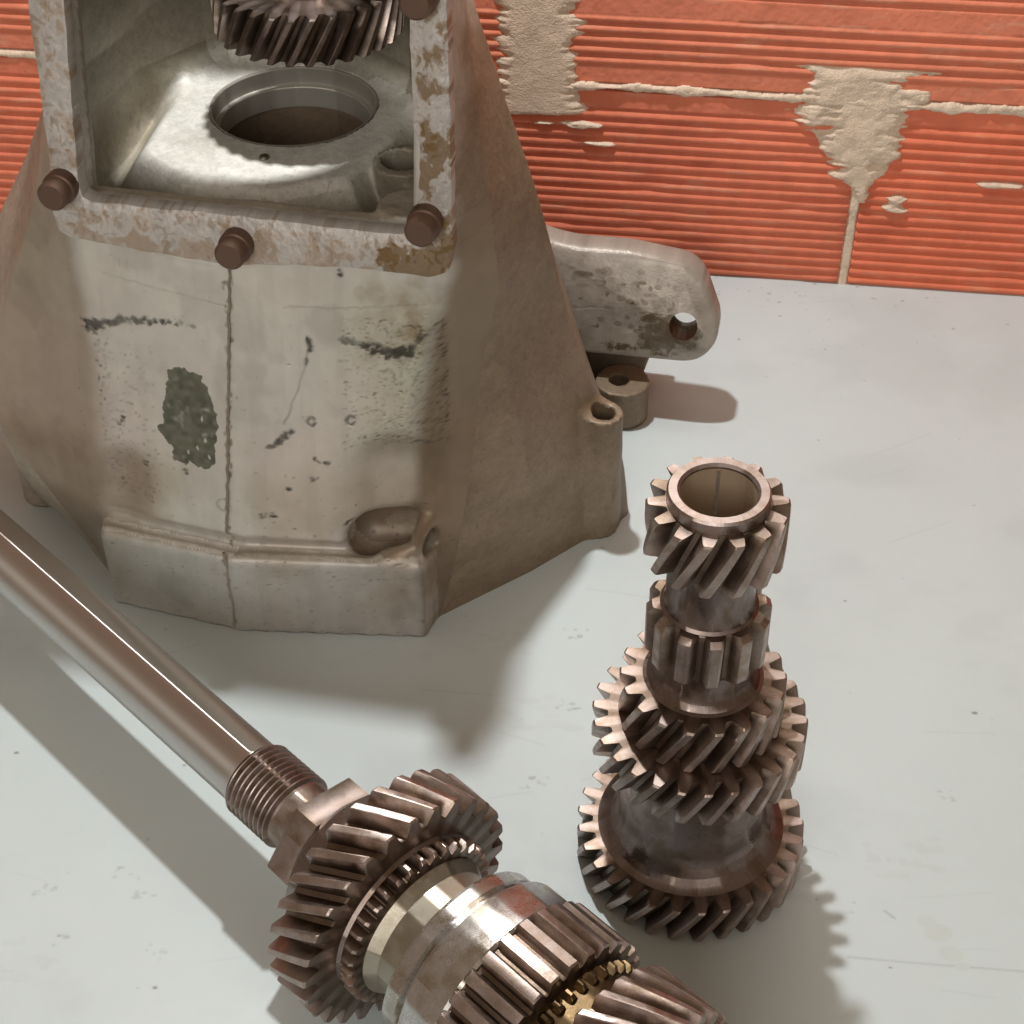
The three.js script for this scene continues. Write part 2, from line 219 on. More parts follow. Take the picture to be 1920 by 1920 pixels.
// ---------------------------------------------------------------- the gearbox housing (own frame: x right along its front, y up, z to the viewer)
const TURN = -11 * Math.PI / 180;
const housing = thing('gearbox_housing', 'large cast aluminium gearbox housing standing on its bell mouth with an open cover window', 'gearbox housing', [-0.128, 0, -0.552]);
housing.rotation.y = TURN;
{
  const SEC = [
    [-0.002, [[0, -0.008], [0.083, -0.019], [0.129, -0.068], [0.169, -0.119], [0.14, -0.2], [0.1, -0.265], [0, -0.298], [-0.1, -0.27], [-0.135, -0.2], [-0.134, -0.103], [-0.106, -0.054], [-0.066, -0.015]]],
    [0.035, [[0, -0.0075], [0.081, -0.018], [0.13, -0.066], [0.1645, -0.117], [0.132, -0.2], [0.095, -0.26], [0, -0.295], [-0.1, -0.268], [-0.142, -0.2], [-0.155, -0.1], [-0.122, -0.046], [-0.064, -0.0155]]],
    [0.08, [[0, -0.0152], [0.077, -0.021], [0.126, -0.064], [0.15, -0.112], [0.12, -0.2], [0.085, -0.255], [0, -0.288], [-0.1, -0.265], [-0.146, -0.2], [-0.166, -0.1], [-0.13, -0.046], [-0.0615, -0.019]]],
    [0.13, [[0, -0.0255], [0.083, -0.0285], [0.115, -0.064], [0.135, -0.108], [0.106, -0.19], [0.07, -0.245], [0, -0.275], [-0.085, -0.255], [-0.13, -0.19], [-0.148, -0.1], [-0.119, -0.053], [-0.06, -0.0275]]],
    [0.19, [[0, -0.0385], [0.0955, -0.0375], [0.111, -0.062], [0.123, -0.098], [0.09, -0.175], [0.05, -0.228], [0, -0.248], [-0.07, -0.232], [-0.1, -0.175], [-0.113, -0.1], [-0.094, -0.062], [-0.0665, -0.0375]]],
    [0.24, [[0, -0.0485], [0.0965, -0.0475], [0.103, -0.068], [0.106, -0.1], [0.079, -0.17], [0.045, -0.222], [0, -0.24], [-0.055, -0.225], [-0.083, -0.17], [-0.09, -0.105], [-0.082, -0.068], [-0.071, -0.0475]]],
    [0.29, [[0, -0.0585], [0.095, -0.0575], [0.096, -0.075], [0.0915, -0.1], [0.066, -0.165], [0.035, -0.217], [0.005, -0.235], [-0.04, -0.22], [-0.068, -0.17], [-0.078, -0.11], [-0.077, -0.075], [-0.0715, -0.0575]]],
    [0.37, [[0, -0.0745], [0.092, -0.0735], [0.089, -0.09], [0.08, -0.11], [0.055, -0.165], [0.03, -0.21], [0.003, -0.225], [-0.03, -0.21], [-0.06, -0.17], [-0.071, -0.115], [-0.072, -0.09], [-0.0715, -0.0735]]],
  ];
  const RC = 0.007;
  const sect = (h, off = 0) => { let i = 0; while (i < SEC.length - 2 && h > SEC[i + 1][0]) i++; let t = clamp((h - SEC[i][0]) / (SEC[i + 1][0] - SEC[i][0])); const A = SEC[i][1], B = SEC[i + 1][1];
    // Catmull-Rom between the heights, so that the horn flares smoothly
    const Z = SEC[Math.max(0, i - 1)], Y = SEC[Math.min(SEC.length - 1, i + 2)], dh = SEC[i + 1][0] - SEC[i][0];
    return A.map((p, k) => [0, 1].map((c) => { const m0 = (B[k][c] - Z[1][k][c]) / (SEC[i + 1][0] - Z[0] || 1) * dh, m1 = (Y[1][k][c] - A[k][c]) / (Y[0] - SEC[i][0] || 1) * dh, t2 = t * t, t3 = t2 * t; return (2 * t3 - 3 * t2 + 1) * p[c] + (t3 - 2 * t2 + t) * m0 + (3 * t2 - 2 * t3) * B[k][c] + (t3 - t2) * m1; })).map(([x, z]) => { const cx = 0.01, cz = -0.13, l = Math.hypot(x - cx, z - cz), s = (l - (RC + off) * 1.12) / l; return [cx + (x - cx) * s, cz + (z - cz) * s]; }); };
  const sdPoly = (x, z, P) => { let d = 1e9, s = 1; for (let i = 0, j = P.length - 1; i < P.length; j = i++) { const ex = P[j][0] - P[i][0], ez = P[j][1] - P[i][1], wx = x - P[i][0], wz = z - P[i][1], t = clamp((wx * ex + wz * ez) / (ex * ex + ez * ez)), bx = wx - ex * t, bz = wz - ez * t; d = Math.min(d, bx * bx + bz * bz); const a = z >= P[i][1], b = z < P[j][1], c = ex * wz > ez * wx; if ((a && b && c) || (!a && !b && !c)) s = -s; } return s * Math.sqrt(d); };
  const smin = (a, b, k) => { const h = Math.max(k - Math.abs(a - b), 0) / k; return Math.min(a, b) - h * h * k * 0.25; }, smax = (a, b, k) => -smin(-a, -b, k);
  const cap = (x, y, z, a, b, r) => { const dx = b[0] - a[0], dy = b[1] - a[1], dz = b[2] - a[2], t = clamp(((x - a[0]) * dx + (y - a[1]) * dy + (z - a[2]) * dz) / (dx * dx + dy * dy + dz * dz)); return Math.hypot(x - a[0] - dx * t, y - a[1] - dy * t, z - a[2] - dz * t) - r; };
  const vcyl = (x, y, z, cx, cz, r, y0, y1) => Math.max(Math.hypot(x - cx, z - cz) - r, y0 - y, y - y1);
  const CH = [[-0.056, -0.03], [0.079, -0.03], [0.085, -0.07], [0.068, -0.14], [0.044, -0.19], [0.0, -0.222], [-0.055, -0.21], [-0.082, -0.165], [-0.088, -0.11], [-0.074, -0.06]];
  const PAD = [[-0.066, -0.115], [-0.04, -0.095], [0.005, -0.09], [0.035, -0.11], [0.045, -0.15], [0.05, -0.24], [-0.072, -0.24], [-0.07, -0.19]];
  const LIP = [[-0.0645, -0.009], [0, -0.0025], [0.0845, -0.0145], [0.0905, -0.05], [-0.075, -0.05]];
  const BX = -0.009, BZ = -0.171;
  const PANEL = (h) => 0.0025 - 0.213 * h;                     // z of the front panel
  const cache = new Map();
  const layer = (h) => { const k = Math.round(h * 20000); if (!cache.has(k)) cache.set(k, { o: sect(h), i: h < 0.165 ? sect(h, 0.013) : null }); return cache.get(k); };
  function sdf(x, h, z) {
    const L = layer(h);
    let d = (sdPoly(x, z, L.o) - RC) * 0.9;
    if (d > 0.05) return d;
    d = Math.max(d, (h - 0.308 - Math.max(0, -z - 0.08) * 0.75) * 0.8);
    // scoops that give room for the bolts, right and left of the front panel
    d = smax(d, -cap(x, h, z, [0.079, 0.05, -0.003], [0.0755, 0.088, -0.0105], 0.0245), 0.011);
    d = smax(d, -cap(x, h, z, [-0.061, 0.045, -0.002], [-0.056, 0.074, -0.006], 0.0165), 0.009);
    // lip along the foot of the front
    const lip = Math.max(sdPoly(x, z, LIP) - 0.0025, -h);
    d = smin(d, smax(lip, h - 0.0465, 0.005), 0.0015);
    // pocket behind the right end of the lip, groove along its back
    d = smax(d, -smax(cap(x, h, z, [0.0605, 0.05, -0.026], [0.0755, 0.051, -0.0285], 0.0115), z + 0.0095 + 0.143 * x, 0.002), 0.007);
    d = smin(d, Math.min(cap(x, h, z, [0.0705, 0.0465, -0.0165], [0.0815, 0.0505, -0.0195], 0.0033), cap(x, h, z, [0.0815, 0.0505, -0.0195], [0.0835, 0.056, -0.031], 0.0033)), 0.006);      // the curled end of the lip

    d = smax(d, -Math.min(cap(x, h, z, [-0.07, 0.0475, -0.0165], [0, 0.0475, -0.0088], 0.0036), cap(x, h, z, [0, 0.0475, -0.0088], [0.06, 0.0475, -0.0165], 0.0028)), 0.002);
    // gear chamber, its floor with the raised pad round the bore, and the window
    const pad = sdPoly(x, z, PAD), fl = 0.166 + 0.019 * sstep(0.015, -0.004, pad) + 0.0, wall = sdPoly(x, z, CH) + 0.0;
    const shell = d; let cham = Math.max(smax(smax(Math.max(wall, shell + 0.0065), (fl - h) * 0.8, 0.012), z - PANEL(h) + 0.0125, 0.008), h - 0.3 - Math.max(0, -z - 0.08) * 0.75);
    d = smax(d, -cham, 0.003);
    const win = Math.max(-0.0575 - x, x - 0.0812, 0.2045 - h, h - 0.302, -0.09 - z);
    d = smax(d, -win, 0.004);
    d = Math.max(d, -Math.max((Math.hypot((x + 0.008) / 0.041, (z + 0.159) / 0.037) - 1) * 0.039, 0.28 - h));               // hole in the unseen top, shaped so the bulb lights only the pad
    d = Math.max(d, -vcyl(x, h, z, BX, BZ, 0.0402, 0.13, 0.2));
        // bolt bosses
    let b = vcyl(x, h, z, 0.1545, -0.106, 0.0098, 0, 0.0735) ; d = smin(d, b, 0.006); d = Math.max(d, -vcyl(x, h, z, 0.1545, -0.106, 0.0056, 0.03, 0.08));
    b = vcyl(x, h, z, 0.1525, -0.2, 0.0145, 0, 0.0235); d = smin(d, b, 0.004); d = Math.max(d, -vcyl(x, h, z, 0.1505, -0.2, 0.0055, -0.01, 0.05));
    b = vcyl(x, h, z, -0.1305, -0.078, 0.0125, 0, 0.034); d = smin(d, b, 0.004); d = Math.max(d, -vcyl(x, h, z, -0.1305, -0.078, 0.0055, 0.015, 0.05));
    // selector rod boss inside, on the right
    b = vcyl(x, h, z, 0.056, -0.128, 0.0145, 0.15, 0.186); const bl = Math.max(Math.abs(x - 0.072) - 0.012, Math.abs(z + 0.118) - 0.013, h - 0.18, 0.15 - h);
    const bb = smin(b, bl, 0.004); d = smin(d, Math.max(bb, h - 0.3), 0.004); d = Math.max(d, -vcyl(x, h, z, 0.0545, -0.129, 0.0095, 0.14, 0.2));
    const lug = vcyl(x, h, z, 0.075, -0.06, 0.012, 0.17, 0.2055); d = smin(d, lug, 0.005);
    return d;
  }
  const noisy = (x, h, z) => sdf(x, h, z) + 0.0007 * (fbm(x * 45 + z * 31, h * 45 - z * 17, 101, 2) - 0.5);
  // surface nets on a grid
  const C = 0.0017, x0 = -0.172, y0 = -0.0009, z0 = -0.31, nx = Math.ceil(0.35 / C), ny = Math.ceil(0.44 / C), nz = Math.ceil(0.316 / C);
  const F = new Float32Array(nx * ny * nz), at = (i, j, k) => (j * nz + k) * nx + i;
  for (let j = 0; j < ny; j++) for (let k = 0; k < nz; k++) { for (let i = 0; i < nx; ) { const d = sdf(x0 + i * C, y0 + j * C, z0 + k * C); F[at(i, j, k)] = d; const skip = Math.max(1, Math.floor((Math.abs(d) - 2.5 * C) / C * 0.6)); for (let s = 1; s < skip && i + s < nx; s++) F[at(i + s, j, k)] = d; i += skip; } }
  const vid = new Int32Array(nx * ny * nz).fill(-1), V = [], e = 0.0008;
  const grad = (p) => { const g = [noisy(p[0] + e, p[1], p[2]) - noisy(p[0] - e, p[1], p[2]), noisy(p[0], p[1] + e, p[2]) - noisy(p[0], p[1] - e, p[2]), noisy(p[0], p[1], p[2] + e) - noisy(p[0], p[1], p[2] - e)], l = Math.hypot(...g) || 1; return [g[0] / l, g[1] / l, g[2] / l, l / (2 * e)]; };
  const N = [];
  for (let j = 0; j + 1 < ny; j++) for (let k = 0; k + 1 < nz; k++) for (let i = 0; i + 1 < nx; i++) {
    let s = 0; const c = []; for (let q = 0; q < 8; q++) { const v = F[at(i + (q & 1), j + ((q >> 1) & 1), k + (q >> 2))]; c.push(v); if (v < 0) s++; }
    if (s === 0 || s === 8) continue;
    let n = 0, px = 0, py = 0, pz = 0;
    for (const [a, b] of [[0, 1], [2, 3], [4, 5], [6, 7], [0, 2], [1, 3], [4, 6], [5, 7], [0, 4], [1, 5], [2, 6], [3, 7]]) if ((c[a] < 0) !== (c[b] < 0)) { const t = c[a] / (c[a] - c[b]); px += mix(a & 1, b & 1, t); py += mix((a >> 1) & 1, (b >> 1) & 1, t); pz += mix(a >> 2, b >> 2, t); n++; }
    const p = [x0 + (i + px / n) * C, y0 + (j + py / n) * C, z0 + (k + pz / n) * C];
    for (let it = 0; it < 2; it++) { const g = grad(p), d = clamp(noisy(...p) / Math.max(g[3], 0.5), -C * 0.6, C * 0.6); for (let q = 0; q < 3; q++) p[q] -= g[q] * d * 0.8; }
    vid[at(i, j, k)] = V.length; V.push(p); N.push(grad(p));
  }
  const tri = [];
  for (let j = 1; j + 1 < ny; j++) for (let k = 1; k + 1 < nz; k++) for (let i = 1; i + 1 < nx; i++) {
    const f = F[at(i, j, k)] < 0;
    const q = (A, B, Cc, D, flip) => { if (A < 0 || B < 0 || Cc < 0 || D < 0) return; if (flip) tri.push(A, Cc, B, A, D, Cc); else tri.push(A, B, Cc, A, Cc, D); };
    if (f !== (F[at(i + 1, j, k)] < 0)) q(vid[at(i, j - 1, k - 1)], vid[at(i, j, k - 1)], vid[at(i, j, k)], vid[at(i, j - 1, k)], !f);
    if (f !== (F[at(i, j + 1, k)] < 0)) q(vid[at(i - 1, j, k - 1)], vid[at(i - 1, j, k)], vid[at(i, j, k)], vid[at(i, j, k - 1)], !f);
    if (f !== (F[at(i, j, k + 1)] < 0)) q(vid[at(i - 1, j - 1, k)], vid[at(i, j - 1, k)], vid[at(i, j, k)], vid[at(i - 1, j, k)], !f);
  }
  // front faces wear the marked panel, everything else plain casting skin
  const FX0 = -0.18, FX1 = 0.2, FY0 = -0.005, FY1 = 0.365;
  const pos = [[], []], nor = [[], []], uvs = [[], []], tin = [[], []];
  const edge = (tab, h) => { let i = 0; while (i < tab.length - 2 && h > tab[i + 1][0]) i++; return mix(tab[i][1], tab[i + 1][1], clamp((h - tab[i][0]) / (tab[i + 1][0] - tab[i][0]))); };
  const ER = [[0, 0.0855], [0.047, 0.0845], [0.055, 0.077], [0.08, 0.077], [0.13, 0.083], [0.19, 0.0955], [0.35, 0.0935]], EL = [[0, -0.067], [0.047, -0.066], [0.08, -0.0615], [0.13, -0.06], [0.19, -0.0665], [0.21, -0.071], [0.35, -0.072]];
  // oil stain and painted shade tint flanks, recesses, bore and chamber walls; pad brightened
  const dirtShade = (p) => { const [x, h, z] = p; if (h > 0.164 && sdPoly(x, z, CH) < 0.004 && z < PANEL(h) - 0.006) { const cl = sstep(0.012, -0.002, sdPoly(x, z, PAD)) * sstep(0.2, 0.19, h); return [mix(0.6, 1.28, cl), mix(0.55, 1.29, cl), mix(0.47, 1.27, cl)]; }
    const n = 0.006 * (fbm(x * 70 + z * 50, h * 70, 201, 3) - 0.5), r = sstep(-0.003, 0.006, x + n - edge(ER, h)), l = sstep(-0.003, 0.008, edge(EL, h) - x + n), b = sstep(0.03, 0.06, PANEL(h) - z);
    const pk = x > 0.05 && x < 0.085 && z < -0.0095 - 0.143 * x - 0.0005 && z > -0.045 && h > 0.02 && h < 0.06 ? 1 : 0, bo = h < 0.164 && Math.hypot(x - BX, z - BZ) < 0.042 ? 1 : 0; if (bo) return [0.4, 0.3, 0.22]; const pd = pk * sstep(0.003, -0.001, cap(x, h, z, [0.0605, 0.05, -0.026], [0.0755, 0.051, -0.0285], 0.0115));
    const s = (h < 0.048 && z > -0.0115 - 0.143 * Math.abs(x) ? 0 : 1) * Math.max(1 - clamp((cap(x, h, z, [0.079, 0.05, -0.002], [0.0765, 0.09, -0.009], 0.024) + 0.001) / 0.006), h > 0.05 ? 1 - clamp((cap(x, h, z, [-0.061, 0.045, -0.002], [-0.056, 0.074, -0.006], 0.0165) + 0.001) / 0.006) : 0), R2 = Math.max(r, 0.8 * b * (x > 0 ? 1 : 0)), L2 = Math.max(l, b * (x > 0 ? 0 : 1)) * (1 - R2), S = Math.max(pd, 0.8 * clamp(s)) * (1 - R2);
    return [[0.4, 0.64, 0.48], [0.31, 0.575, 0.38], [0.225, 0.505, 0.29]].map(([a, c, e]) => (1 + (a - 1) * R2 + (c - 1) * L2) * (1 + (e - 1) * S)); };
  const T = V.map(dirtShade);
  for (let t = 0; t < tri.length; t += 3) {
    const a = tri[t], b = tri[t + 1], c = tri[t + 2], nn = [0, 1, 2].map((q) => N[a][q] + N[b][q] + N[c][q]), l = Math.hypot(...nn), cx = (V[a][0] + V[b][0] + V[c][0]) / 3, cz = (V[a][2] + V[b][2] + V[c][2]) / 3, ch = (V[a][1] + V[b][1] + V[c][1]) / 3;
    const m = nn[2] / l > 0.45 && cz > PANEL(ch) - 0.03 ? 0 : 1, ax = Math.abs(nn[0]), ay = Math.abs(nn[1]), az = Math.abs(nn[2]);
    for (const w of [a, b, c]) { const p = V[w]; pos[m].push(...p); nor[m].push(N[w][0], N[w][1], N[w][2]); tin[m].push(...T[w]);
      if (m === 0) uvs[0].push((p[0] - FX0) / (FX1 - FX0), (p[1] - FY0) / (FY1 - FY0)); else if (ay > ax && ay > az) uvs[1].push(p[0] / 0.2, p[2] / 0.2); else if (ax > az) uvs[1].push(p[2] / 0.2, p[1] / 0.2); else uvs[1].push(p[0] / 0.2, p[1] / 0.2); }
  }
  const g = new THREE.BufferGeometry(), n0 = pos[0].length / 3, n1 = pos[1].length / 3;
  const cat = (A) => { const f = new Float32Array(A[0].length + A[1].length); f.set(A[0]); f.set(A[1], A[0].length); return f; };
  g.setAttribute('position', new THREE.BufferAttribute(cat(pos), 3)); g.setAttribute('normal', new THREE.BufferAttribute(cat(nor), 3)); g.setAttribute('uv', new THREE.BufferAttribute(cat(uvs), 2));
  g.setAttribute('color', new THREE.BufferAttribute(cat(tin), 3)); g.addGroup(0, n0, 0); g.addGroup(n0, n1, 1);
  // marks on the front panel: red = dark grime, green = olive paint, blue = rust and old oil
  const R = rng(9);
  const mk = mask(2000, 1948, FX0, FY0, FX1, FY1, (c, X, Y, S) => {
    c.globalCompositeOperation = 'lighter';
    const green = [[-0.0281, 0.1293], [-0.0236, 0.1318], [-0.0199, 0.131], [-0.0135, 0.1298], [-0.0106, 0.1239], [-0.0079, 0.1154], [-0.0071, 0.1066], [-0.0084, 0.096], [-0.0095, 0.0854], [-0.0154, 0.0832], [-0.021, 0.0865], [-0.0229, 0.0841], [-0.0286, 0.0854], [-0.029, 0.0933], [-0.0333, 0.0967], [-0.0348, 0.1004], [-0.0315, 0.1047], [-0.0314, 0.1137], [-0.0291, 0.1216]];
    const rag = []; green.forEach((p, i) => { const q = green[(i + 1) % green.length]; for (let s = 0; s < 5; s++) rag.push([mix(p[0], q[0], s / 5) + (R() - 0.5) * 0.0016, mix(p[1], q[1], s / 5) + (R() - 0.5) * 0.0022]); });
    poly(c, X, Y, rag, 'rgb(0,255,0)');
    c.globalCompositeOperation = 'source-over';
    for (const [x, y] of [[-0.0128, 0.0985], [-0.0165, 0.094], [-0.0115, 0.0895], [-0.021, 0.091], [-0.0135, 0.1085]]) dot(c, X, Y, S, x, y, 0.0006, 'rgb(0,40,0)', 0.0016);
    c.globalCompositeOperation = 'lighter';
    const smear = (pts, n, w, s) => { for (let i = 0; i < n; i++) { const t = R() * (pts.length - 1), k = Math.floor(t), a = pts[k], b = pts[Math.min(k + 1, pts.length - 1)], f = t - k; dot(c, X, Y, S, mix(a[0], b[0], f) + (R() - 0.5) * w, mix(a[1], b[1], f) + (R() - 0.5) * w, 0.0004 + R() * 0.0013, `rgb(${40 + R() * s},0,0)`, 0.0003 + R() * 0.0009); } };
    smear([[-0.066, 0.144], [-0.0577, 0.1475]], 80, 0.006, 110); smear([[-0.0577, 0.1475], [-0.0465, 0.151], [-0.0318, 0.1529]], 110, 0.0036, 130); smear([[-0.0318, 0.1529], [-0.0173, 0.1536]], 22, 0.004, 110);
    smear([[0.0499, 0.1535], [0.0651, 0.1518]], 60, 0.003, 130); smear([[0.0651, 0.1515], [0.072, 0.149], [0.0812, 0.152]], 130, 0.0052, 130); smear([[0.0812, 0.152], [0.087, 0.162]], 40, 0.003, 60);
    smear([[0.0359, 0.1529], [0.037, 0.1494], [0.0345, 0.14]], 40, 0.0012, 90); line(c, X, Y, S, [[0.0359, 0.1529], [0.037, 0.1494], [0.0305, 0.1266], [0.0241, 0.1106]], 0.0007, 'rgb(110,0,0)');
    smear([[0.0277, 0.1085], [0.0163, 0.0967]], 50, 0.002, 110);
    for (const [x, y] of [[0.0362, 0.1132], [0.0543, 0.1155]]) { c.strokeStyle = 'rgb(230,0,0)'; c.lineWidth = S(0.0013); c.beginPath(); c.arc(X(x), Y(y), S(0.0019), 0.4, 5.6); c.stroke(); }
    line(c, X, Y, S, [[-0.0543, 0.1724], [-0.02, 0.1655], [0.0021, 0.1621]], 0.0006, 'rgb(70,0,30)'); line(c, X, Y, S, [[0.0258, 0.166], [0.0467, 0.1672], [0.0628, 0.1702], [0.0878, 0.1742]], 0.0006, 'rgb(70,0,30)'); line(c, X, Y, S, [[-0.03, 0.183], [-0.005, 0.1795]], 0.0005, 'rgb(60,0,0)');
    for (const [x, y] of [[0.0368, 0.0838], [0.0431, 0.0925], [0.0383, 0.0944], [0.0126, 0.0629], [0.0176, 0.0636], [-0.0516, 0.1034], [-0.053, 0.101], [-0.0433, 0.0808], [-0.0243, 0.0807], [0.0513, 0.0617], [0.024, 0.079], [0.0, 0.172], [0.051, 0.1835]]) for (let i = 0; i < 5; i++) dot(c, X, Y, S, x + (R() - 0.5) * 0.003, y + (R() - 0.5) * 0.003, 0.0004 + R() * 0.0008, `rgb(${130 + R() * 125},0,0)`, 0.0004 + R() * 0.0005);
    for (let i = 0; i < 420; i++) dot(c, X, Y, S, mix(-0.075, 0.1, R()), mix(0.0, 0.19, R() * R()), 0.0002 + R() * R() * 0.0007, `rgb(${60 + R() * 150},0,0)`, 0.0002 + R() * 0.0003);
    for (let i = 0; i < 900; i++) { const y = mix(0.1, 0.165, R()); dot(c, X, Y, S, mix(0.094, 0.05, Math.pow(R(), 1.6)), y, 0.0003 + R() * 0.0007, `rgb(${40 + R() * 90},0,${R() * 60})`, 0.0002 + R() * 0.0003); }
    for (let i = 0; i < 260; i++) dot(c, X, Y, S, mix(-0.062, -0.035, Math.pow(R(), 1.7)), mix(0.06, 0.14, R()), 0.0003 + R() * 0.0008, `rgb(${30 + R() * 90},0,0)`, 0.0003 + R() * 0.0004);
    for (let i = 0; i < 15; i++) line(c, X, Y, S, [[-0.055 + i * 0.0011, 0.1835 - R() * 0.002 - i * 0.0003], [-0.0548 + i * 0.0011, 0.176 + R() * 0.003 - i * 0.0002]], 0.00035, `rgb(${20 + R() * 60},0,0)`);
    for (let i = 0; i < 90; i++) { const t = R(), y = mix(0.19, 0.0, t), x = (y > 0.05 ? mix(-0.0045, 0.003, (y - 0.05) / 0.14) : -0.0035) + (R() - 0.5) * 0.0026; dot(c, X, Y, S, x, y, 0.0003 + R() * 0.0005, `rgb(${R() * 70},0,${60 + R() * 120})`, 0.0005 + R() * 0.0014); }
    c.strokeStyle = 'rgb(110,0,40)'; c.lineWidth = S(0.0007); c.beginPath(); c.arc(X(-0.0062), Y(0.0665), S(0.0028), 1.2, 6.6); c.stroke();
    for (let i = 0; i < 130; i++) { const x = mix(0.058, 0.092, R()); dot(c, X, Y, S, x, mix(0.15, 0.187, R()) - (0.092 - x) * 0.2, 0.001 + R() * 0.004, `rgb(0,0,${6 + R() * 22})`); }
    for (let i = 0; i < 70; i++) dot(c, X, Y, S, mix(-0.06, 0.085, R()), mix(0.03, 0.048, R()), 0.0004 + R() * 0.0016, `rgb(${30 + R() * 90},0,0)`, 0.0003);
  });
  const mk0 = mk, soft = (u, v, ch = 0) => { const q = 0.0011; return (2 * mk0(u, v, ch) + mk0(u + q, v, ch) + mk0(u - q, v, ch) + mk0(u, v + q, ch) + mk0(u, v - q, ch) + mk0(u + 1.6 * q, v + 1.6 * q, ch) + mk0(u - 1.6 * q, v - 1.6 * q, ch)) / 8; };
  const frontMap = colorTex(2000, 1948, (u, v, o) => {
    const x = u * 0.38, y = v * 0.37, wu = u + 0.004 * (fbm(x * 300, y * 300, 115, 2) - 0.5), wv = v + 0.004 * (fbm(x * 300, y * 300, 116, 2) - 0.5), c = fbm(x * 22, y * 22, 111, 5), f = fbm(x * 160, y * 160, 113, 3), m = soft(wu, wv) * (0.45 + 1.0 * f), gr = sstep(0.25, 0.7, soft(wu, wv, 1)) * sstep(0.02, 0.36, f) * (0.82 + 0.18 * vnoise(x * 400, y * 400, 3)), st = fbm(x * 130, y * 14, 119, 4), ru = soft(wu, wv, 2) * (0.6 + 0.8 * f);
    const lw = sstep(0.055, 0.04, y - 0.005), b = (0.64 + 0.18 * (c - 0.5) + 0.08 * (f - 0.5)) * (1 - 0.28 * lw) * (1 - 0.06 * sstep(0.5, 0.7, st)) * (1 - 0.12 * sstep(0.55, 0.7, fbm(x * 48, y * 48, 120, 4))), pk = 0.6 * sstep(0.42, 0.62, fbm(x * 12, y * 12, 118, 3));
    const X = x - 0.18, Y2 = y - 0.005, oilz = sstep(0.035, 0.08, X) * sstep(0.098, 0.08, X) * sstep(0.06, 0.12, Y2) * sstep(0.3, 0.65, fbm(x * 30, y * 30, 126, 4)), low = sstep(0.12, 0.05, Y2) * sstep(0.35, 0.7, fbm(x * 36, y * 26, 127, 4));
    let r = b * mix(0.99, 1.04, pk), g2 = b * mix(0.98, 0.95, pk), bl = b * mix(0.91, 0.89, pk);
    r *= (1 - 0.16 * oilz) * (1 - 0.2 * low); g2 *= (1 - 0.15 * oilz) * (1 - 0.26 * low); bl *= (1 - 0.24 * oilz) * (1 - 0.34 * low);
    r = mix(r, 0.25, clamp(ru)); g2 = mix(g2, 0.17, clamp(ru)); bl = mix(bl, 0.08, clamp(ru));
    const dk = 1 - 0.86 * clamp(m); r *= dk; g2 *= dk; bl *= dk;
    const gm = 0.075 + 0.07 * (f - 0.3); o[0] = mix(r, gm, gr); o[1] = mix(g2, gm * 1.08, gr); o[2] = mix(bl, gm * 0.72, gr);
  }, false);
  const frontBump = grayTex(1024, 1024, (u, v) => { const x = u * 0.38, y = v * 0.37; return 0.55 + 0.3 * (fbm(x * 240, y * 240, 121, 3) - 0.5) + 0.25 * (fbm(x * 40, y * 40, 123, 3) - 0.5) - 0.5 * mk(u, v) - 0.25 * mk(u, v, 2); }, false);
  const sideMap = colorTex(1024, 1024, (u, v, o) => { const c = fbm(u * 5, v * 5, 131, 5), f = fbm(u * 60, v * 60, 133, 3), s = sstep(0.45, 0.7, fbm(u * 3 + 4, v * 3, 135, 5)), sp = sstep(0.86, 0.95, vnoise(u * 150, v * 150, 139)) * 0.35 * sstep(0.4, 0.6, c), b = (0.6 + 0.34 * (c - 0.5) + 0.2 * (f - 0.5) + 0.1 * (vnoise(u * 210, v * 210, 137) - 0.5)) * (1 - sp * 0.6); o[0] = b * mix(1.0, 0.8, s); o[1] = b * mix(0.97, 0.76, s); o[2] = b * mix(0.91, 0.66, s); });
  const sideBump = grayTex(1024, 1024, (u, v) => 0.5 + 0.5 * (fbm(u * 130, v * 130, 141, 3) - 0.5) + 0.35 * (fbm(u * 26, v * 26, 143, 4) - 0.5));
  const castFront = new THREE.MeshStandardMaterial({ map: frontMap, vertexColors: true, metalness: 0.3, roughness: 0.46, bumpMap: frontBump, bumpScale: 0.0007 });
  const webMat = new THREE.MeshStandardMaterial({ map: sideMap, color: new THREE.Color().setRGB(0.44, 0.36, 0.28), metalness: 0.15, roughness: 0.5 });
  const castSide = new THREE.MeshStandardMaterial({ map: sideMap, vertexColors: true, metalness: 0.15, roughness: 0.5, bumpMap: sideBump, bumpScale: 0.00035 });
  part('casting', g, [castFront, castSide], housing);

  // the machined frame round the cover window
  const outer = [[-0.0712, 0.311], [-0.0695, 0.245], [-0.0685, 0.215], [-0.0695, 0.2], [-0.0676, 0.1935], [-0.063, 0.1912], [-0.03, 0.1885], [0.006, 0.1868], [0.04, 0.1902], [0.065, 0.1915], [0.09, 0.1905], [0.0978, 0.1935], [0.0992, 0.203], [0.098, 0.239], [0.0952, 0.2986], [0.0945, 0.311]];
  const inner = [[-0.0566, 0.303], [-0.0568, 0.2867], [-0.0582, 0.214], [-0.0568, 0.2088], [-0.052, 0.2066], [0.0115, 0.2070], [0.0673, 0.2062], [0.0795, 0.2068], [0.0845, 0.2105], [0.0862, 0.222], [0.0866, 0.2421], [0.0838, 0.2505], [0.0826, 0.275], [0.0816, 0.2975], [0.081, 0.303]];
